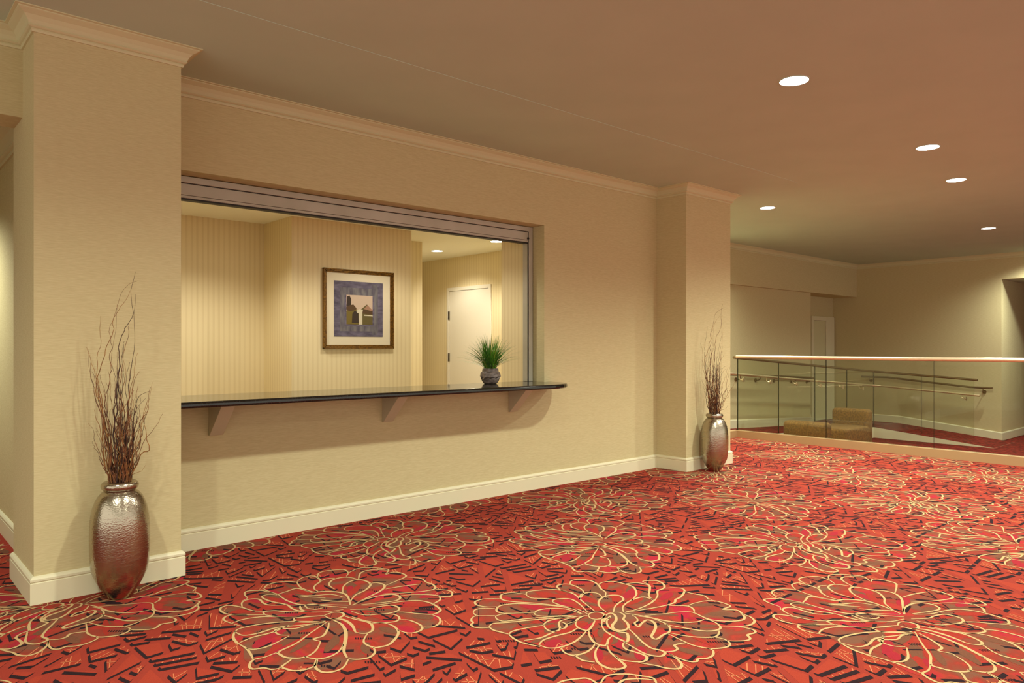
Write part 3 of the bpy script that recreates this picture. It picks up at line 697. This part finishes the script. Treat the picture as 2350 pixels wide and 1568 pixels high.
# ------------------------------------------------------------------ vases with willow branches
VP = [(0.0, .0), (.050, .0), (.056, .004), (.064, .016), (.074, .032), (.088, .052), (.108, .092), (.122, .125), (.130, .160), (.1345, .22), (.1355, .30), (.1345, .36),
      (.130, .41), (.122, .45), (.111, .482), (.099, .505), (.085, .522), (.073, .532), (.069, .536)]
def vase(loc, label, glabel, seed, rot, tall=1.0):
    t_ = thing('metal_vase', label, 'vase', loc)
    q = MB(); q.lathe(0, 0, VP + [(.064, .536), (.060, .50), (.0, .49)], n=64, cap=False); q.build('body', M['pewter'], t_, smooth=True)
    q = MB(); R0, r0, zc = .066, .0215, .5565
    q.rings([[((R0 + r0 * .9 * math.cos(a)) * math.cos(u), (R0 + r0 * .9 * math.cos(a)) * math.sin(u), zc + r0 * math.sin(a)) for a in [2 * math.pi * i / 16 for i in range(16)]] for u in [2 * math.pi * j / 56 for j in range(57)]], cap=False)
    q.build('collar', M['pewter'], t_, smooth=True)
    br = thing('dried_branches', glabel, 'dried branches', (loc[0], loc[1], loc[2] + .52))
    K = .002177 / 2.85
    traced = """245,1430 225,1250 220,1120 215,1000 215,870 192,790 193,680 195,570 210,460 222,340
270,1430 240,1200 228,1050 225,880 260,780 275,680 250,600 275,540 255,440 285,370 330,200 380,140 445,115
290,1430 265,1100 240,950 215,880 200,780 240,650 260,560 300,480 320,420 325,350 365,280 420,220 440,180
320,1430 300,1100 330,950 325,850 345,700 355,600 350,540 385,430 410,400 445,320 445,180 470,60
350,1430 345,1100 360,900 370,800 385,680 400,575
360,1430 370,1100 400,900 405,780 420,640 430,500 438,330 445,200
380,1430 390,1200 400,1000 405,880 410,720 425,640
390,1430 430,1200 480,1120 495,1000 520,920 548,760
400,1430 440,1250 500,1120 560,1050 605,965
410,1420 440,1360 475,1300
250,1430 240,1250 215,1110 195,1000 175,935
330,1430 370,1250 420,1050 435,990 440,930 500,860
340,1430 320,1200 270,1080 265,950 280,880 300,700 325,560 330,500
300,1430 300,1200 330,1000 400,870 450,740 480,690
380,1430 400,1150 410,950 460,850 505,820
310,1430 290,1250 250,1100 240,900 250,700 285,500 300,260
335,1430 350,1200 345,950 335,780 345,640 380,470 390,400
370,1430 360,1150 330,950 300,820 290,700 300,600
395,1430 450,1230 500,1200 480,1100 460,1000 490,880"""
    rr = random.Random(seed); lines = []
    for ln in traced.splitlines():
        v_ = [tuple(float(a) for a in w_.split(',')) for w_ in ln.split()]
        lines.append([((a - 325) * K * .98, (1430 - c_) * K) for a, c_ in v_])
    for k in range(78):
        x = rr.uniform(-.055, .055); z = 0.0; p = [(x * .7, 0.0)]; H = rr.choice([.28, .35, .42, .5, .6]) * rr.uniform(.8, 1.15)
        lean = x * 1.1 + rr.uniform(-.05, .05); n_ = 9
        if H > .5: lean = min(lean, .03) - .03
        for i in range(1, n_):
            t2 = i / (n_ - 1); p.append((x * .7 + lean * t2 ** 1.1 + rr.uniform(-.011, .011), H * t2))
        lines.append(p)
    for k, p in enumerate(lines):
        q = MB(); y0 = rr.uniform(-.042, .042); y1 = y0 * rr.uniform(.8, 1.9) + rr.uniform(-.02, .02)
        y1 = max(-.14, min(.055, y1))
        P3 = []; p2 = [(.6 * p[0][0], -.10)] + p
        pc = catmull(p2, 3); n_ = len(pc); zt = max(pc[-1][1], .2)
        px_ = py_ = 0
        for i, (a, z) in enumerate(pc):
            t2 = i / (n_ - 1); yy = y0 * .6 + (y1 - y0 * .6) * t2
            px_ = px_ * .6 + rr.gauss(0, .0034); py_ = py_ * .6 + rr.gauss(0, .0022)
            a_ = a + px_
            if z < .06: a_ = max(-.046, min(.046, a_)); yy = max(-.03, min(.03, yy))
            ca, sa = math.cos(rot), math.sin(rot)
            u_, w_ = a_ * ca - yy * sa, a_ * sa + yy * ca
            P3.append((u_ * S + w_ * CO, -u_ * CO + w_ * S, (z * tall if z > 0 else z) + .03))
        r0 = rr.uniform(.0019, .0036)
        q.tube(P3, [max(.0006, r0 * (1 - .78 * i / (n_ - 1))) for i in range(n_)], n=6)
        q.build('twig', M[rr.choice(['twig_a', 'twig_a', 'twig_b', 'twig_c'])], br, smooth=True)
        # side shoots on some
    return t_
vase((1.02, 4.058, 0.002), 'hammered pewter floor vase in front of the nearer pillar with the framed opening beside it', 'tall bunch of dried curly branches in the vase at the nearer pillar', 3, 0, 1.02)
vase((6.50, 4.175, 0.002), 'hammered pewter floor vase at the farther pillar beside the glass railing', 'tall bunch of dried curly branches in the vase at the farther pillar', 5, .15, 1.08)

# ------------------------------------------------------------------ potted grass on the counter
pg = thing('potted_plant', 'small tuft of green grass in a grey faceted pot on the black counter', 'potted plant', (4.045, 4.765, .9385))
q = MB(); n = 10; rg = []
for r_, z, tw in ((.052, 0, 0), (.062, .008, 0), (.076, .035, 0), (.091, .062, .5), (.088, .078, .5), (.082, .096, 0), (.070, .103, 0), (.066, .128, 0), (.062, .130, 0), (.058, .120, 0), (.01, .115, 0)):
    rg.append([(r_ * math.cos(2 * math.pi * (j + tw) / n), r_ * math.sin(2 * math.pi * (j + tw) / n), z) for j in range(n)])
q.rings(rg, cap=True); q.build('pot', M['pot'], pg, bevel=.003)
q = MB(); q.lathe(0, 0, [(.0, .112), (.058, .116), (.05, .124), (.0, .128)], n=20, cap=False); q.build('moss', M['soil'], pg)
q = MB(); rr = random.Random(11)
for k in range(330):
    a = rr.uniform(0, 2 * math.pi); r0 = .045 * math.sqrt(rr.random()); sp_ = rr.uniform(.03, .25) if rr.random() < .85 else rr.uniform(.24, .37)
    hgt = rr.uniform(.25, .35) - sp_ * .5; pts = []
    bx, by = r0 * math.cos(a), r0 * math.sin(a); a2 = a + rr.uniform(-.6, .6)
    droop = rr.uniform(0, .03) + (sp_ > .18) * .03
    wdt = rr.uniform(.002, .0042); k_ = 1 if rr.random() < .07 else 0
    L_, R_ = [], []
    side = Vector((-math.sin(a2 + rr.uniform(-.8, .8)), math.cos(a2), rr.uniform(-.2, .2))).normalized()
    for i in range(8):
        t_ = i / 7
        c_ = Vector((bx + math.cos(a2) * sp_ * t_ ** 1.5, by + math.sin(a2) * sp_ * t_ ** 1.5, .118 + hgt * t_ - droop * t_ ** 4))
        hw = wdt * (1 - t_ ** 2.2) + .0002
        L_.append(c_ - side * hw); R_.append(c_ + side * hw)
    for i in range(7): q.face([L_[i], R_[i], R_[i + 1], L_[i + 1]], k_)
q.raw = True
q.build('grass_blades', [M['grass'], M['grass_dry']], pg)

# ------------------------------------------------------------------ downlights
def downlight(x, y, zc, label, R_=.084, group=None):
    t_ = thing('recessed_downlight', label, 'downlight', (x, y, zc), group)
    q = MB(); n = 40
    q.rings([[(r_ * math.cos(2 * math.pi * j / n), r_ * math.sin(2 * math.pi * j / n), z) for j in range(n)] for r_, z in ((R_ + .008, 0), (R_ + .007, -.004), (R_, -.004), (R_, -.0005))], cap=False)
    q.build('trim_ring', M['ceiling'], t_)
    q = MB(); q.lathe(0, 0, [(R_, -.0035), (R_ * .6, -.0028), (.0001, -.0025)], n=40, cap=False); q.build('lamp_lens', M['lens'], t_)
    return t_
for (x, y), lb in zip(HALL_LIGHTS, ['largest round ceiling downlight, nearest of the lit downlights in the hall', 'second largest ceiling downlight, lit, below and right of the nearest one',
        'ceiling downlight just below and right of the second largest one', 'ceiling downlight beside the far pillar, left of the other hall downlights', 'smallest hall ceiling downlight above the far wall and glass railing']):
    downlight(x, y, CEIL, lb)
for x, y in HIDDEN_LIGHTS: downlight(x, y, CEIL, 'lit ceiling downlight of the hall outside the picture', group='hall downlights outside the picture')
downlight(*ROOM_LIGHTS[0], 2.42, 'small ceiling downlight in the room, in front of the white door, the left one', .068)
downlight(*ROOM_LIGHTS[1], 2.42, 'small ceiling downlight in the room, the right one above the potted grass', .068)
for x, y in ROOM_HIDDEN: downlight(x, y, 2.42, 'lit ceiling downlight of the service room hidden by the shutter', .068, group='service room downlights hidden by the shutter')

# ------------------------------------------------------------------ balustrade and ramp railings
GX = 9.15
b_ = MB(); b_.box(GX - .03, GX + .05, -5, 5.56, -.4, .10); b_.box(7.078, GX + .05, 5.5, 5.58, -.1, .10); struct(b_.build('trim_4', M['curb'], bevel=.004))
def pane(q_name, parent, a, b2, za0, zb0, za1, zb1, th=.012, org=(0, 0, 0)):
    """glass slab between plan points a and b2, bottom z and top z at each end"""
    dx, dy = b2[0] - a[0], b2[1] - a[1]; l = math.hypot(dx, dy); nx, ny = -dy / l * th / 2, dx / l * th / 2
    q = MB(); v_ = [(a[0] + nx, a[1] + ny), (a[0] - nx, a[1] - ny), (b2[0] - nx, b2[1] - ny), (b2[0] + nx, b2[1] + ny)]
    zb = [za0, za0, zb0, zb0]; zt = [za1, za1, zb1, zb1]
    q.v = [(x - org[0], y - org[1], z - org[2]) for (x, y), z in zip(v_, zb)] + [(x - org[0], y - org[1], z - org[2]) for (x, y), z in zip(v_, zt)]
    q.f = [(0, 1, 2, 3), (4, 5, 6, 7), (0, 1, 5, 4), (1, 2, 6, 5), (2, 3, 7, 6), (3, 0, 4, 7)]; q.mi = [1, 1, 1, 0, 1, 0]
    return q.build(q_name, [M['glass'], M['glass_edge']], parent)
org = (GX, 2.0, .10)
gb = thing('glass_balustrade', 'long glass balustrade with a bright round handrail at the edge of the carpet', 'balustrade', org)
ys = [5.51, 4.27, 3.03, 1.79, .55, -.69, -1.93, -3.17, -4.4]
for i in range(len(ys) - 1): pane('glass_panel', gb, (GX, ys[i] - .004), (GX, ys[i + 1] + .004), .10, .10, 1.095, 1.095, org=org)
q = MB(); q.tube([(0, 5.53 - 2, 1.11 - .1), (0, -4.6 - 2, 1.11 - .1)], .0235, n=20); q.build('handrail', M['rail'], gb, smooth=True)
# guard of the ramp
org = (11.5, 5.59, -.1)
rg_ = thing('ramp_guard', 'glass guard with a thin handrail running down along the ramp behind the balustrade', 'guard rail', org)
gx = [9.29, 10.44, 11.60, 12.77, 13.87]
zr = lambda x: -.21 * (x - 9.3) / 4.57
for i in range(4):
    pane('glass_panel', rg_, (gx[i] + .005, 5.60), (gx[i + 1] - .005, 5.60), zr(gx[i]), zr(gx[i + 1]), 1.09 + zr(gx[i]) * 1.4, 1.09 + zr(gx[i + 1]) * 1.4, org=org)
zy = lambda y: -.21 - .10 * (5.59 - y) / 1.6
pane('glass_panel', rg_, (13.875, 5.59), (13.875, 4.80), zy(5.59), zy(4.80), 1.0 + zy(5.59), 1.0 + zy(4.8), org=org)
pane('glass_panel', rg_, (13.875, 4.79), (13.875, 3.99), zy(4.79), zy(3.99), 1.0 + zy(4.79), 1.0 + zy(3.99), org=org)
q = MB(); q.tube([(9.20 - org[0], .01, 1.10 - org[2]), (13.87 - org[0], .01, .80 - org[2]), (13.875 - org[0], 4.0 - 5.59, .705 - org[2]), (13.875 - org[0], 3.94 - 5.59, .70 - org[2])], .019, n=14)
q.build('handrail', M['bronze'], rg_, smooth=True)
def rail(name, label, pts, brackets, m_, wall_dir, onto=None):
    org = tuple(onto.location) if onto else pts[0]
    t_ = onto or thing(name, label, 'handrail', org)
    q = MB(); q.tube([tuple(a - c_ for a, c_ in zip(p, org)) for p in pts], .019, n=14); q.build('inner_rail' if onto else 'rail_tube', m_, t_, smooth=True)
    for bp in brackets:
        x, y, z = (a - c_ for a, c_ in zip(bp, org)); wx, wy = wall_dir
        q = MB(); q.tube([(x, y, z - .015), (x, y, z - .055), (x + wx * .35, y + wy * .35, z - .075), (x + wx * .93, y + wy * .93, z - .075)], .007, n=8)
        q.tube([(x + wx * .86, y + wy * .86, z - .075), (x + wx * .99, y + wy * .99, z - .075)], .032, n=20)
        q.build('bracket', m_, t_, smooth=True)
    return t_
lerp = lambda a, c_, t_: tuple(p + (r_ - p) * t_ for p, r_ in zip(a, c_))
A_, B_ = (9.0, 5.68, .87), (13.72, 5.68, .56)
D_ = (13.96, 5.5, .54); E_ = (13.96, 3.93, .44)
rail('', '', [A_, (9.25, 5.68, .87), B_, D_, E_], [lerp((9.25, 5.68, .87), B_, t_) for t_ in (.05, .22, .4, .58, .76, .94)] + [(13.96, 4.2, .455)], M['rail'], (0, -.075), onto=rg_)
rail('wall_handrail', 'handrail on the wall beside the upper ramp run, with round wall brackets', [(8.6, 6.36, .86), (9.35, 6.36, .86), (13.15, 6.36, .68)], [lerp((9.35, 6.36, .86), (13.15, 6.36, .68), t_) for t_ in (.02, .18, .34, .5, .66, .82, .97)], M['bronze'], (0, .09))
rail('corner_handrail', 'dark handrail on the far wall by the brown passage, at the foot of the ramp', [(14.91, 6.25, .66), (14.91, 5.75, .66), (14.91, 4.35, .53), (14.91, 4.0, .525)], [(14.91, 6.1, .66), (14.91, 4.15, .525)], M['bronze'], (.09, 0))

# ------------------------------------------------------------------ seats beyond the balustrade
def cushion(q, x0, x1, y0, y1, z0, z1, r_=.07, n=6):
    """box with generously rounded vertical and top edges"""
    def ring(ins, z):
        pts = []
        for cx, cy, a0 in ((x1 - r_, y1 - r_, 0), (x0 + r_, y1 - r_, 90), (x0 + r_, y0 + r_, 180), (x1 - r_, y0 + r_, 270)):
            for i in range(n + 1):
                a = math.radians(a0 + 90 * i / n); pts.append((cx + (r_ - ins) * math.cos(a), cy + (r_ - ins) * math.sin(a), z))
        return pts
    rg = [ring(.02, z0), ring(0, z0 + .02)]
    for i in range(n + 1):
        a = math.pi / 2 * i / n; rg.append(ring(r_ * .8 * (1 - math.cos(a)), z1 - r_ * .8 + r_ * .8 * math.sin(a)))
    q.rings(rg)
def seat(label, cx, cy, rot, w_, d_, hb, hs, back=True):
    t_ = thing('lounge_chair', label, 'lounge chair', (cx, cy, -.4)); t_.rotation_euler = (0, 0, rot)
    q = MB(); cushion(q, -w_ / 2, w_ / 2, -d_ / 2, d_ / 2 - .1, .08, hs, .05); q.build('seat', M['mustard'], t_, smooth=True)
    q = MB(); cushion(q, -w_ / 2, w_ / 2, d_ / 2 - .22, d_ / 2, .08, hb, .07); q.build('backrest', M['mustard'], t_, smooth=True)
    for x in (-w_ / 2 + .06, w_ / 2 - .06):
        for y in (-d_ / 2 + .06, d_ / 2 - .08):
            q = MB(); q.tube([(x, y, .0), (x, y, .09)], [.018, .024], n=10); q.build('leg', M['wood_dark'], t_)
    return t_
seat('mustard upholstered lounge chair behind the railing, its back turned this way, the left one', 9.98, 4.82, math.radians(90 - 0) , .62, .66, .63, .36)
seat('mustard upholstered lounge chair behind the railing, farther and taller of the two', 11.15, 4.97, math.radians(-90), .56, .95, .70, .46)
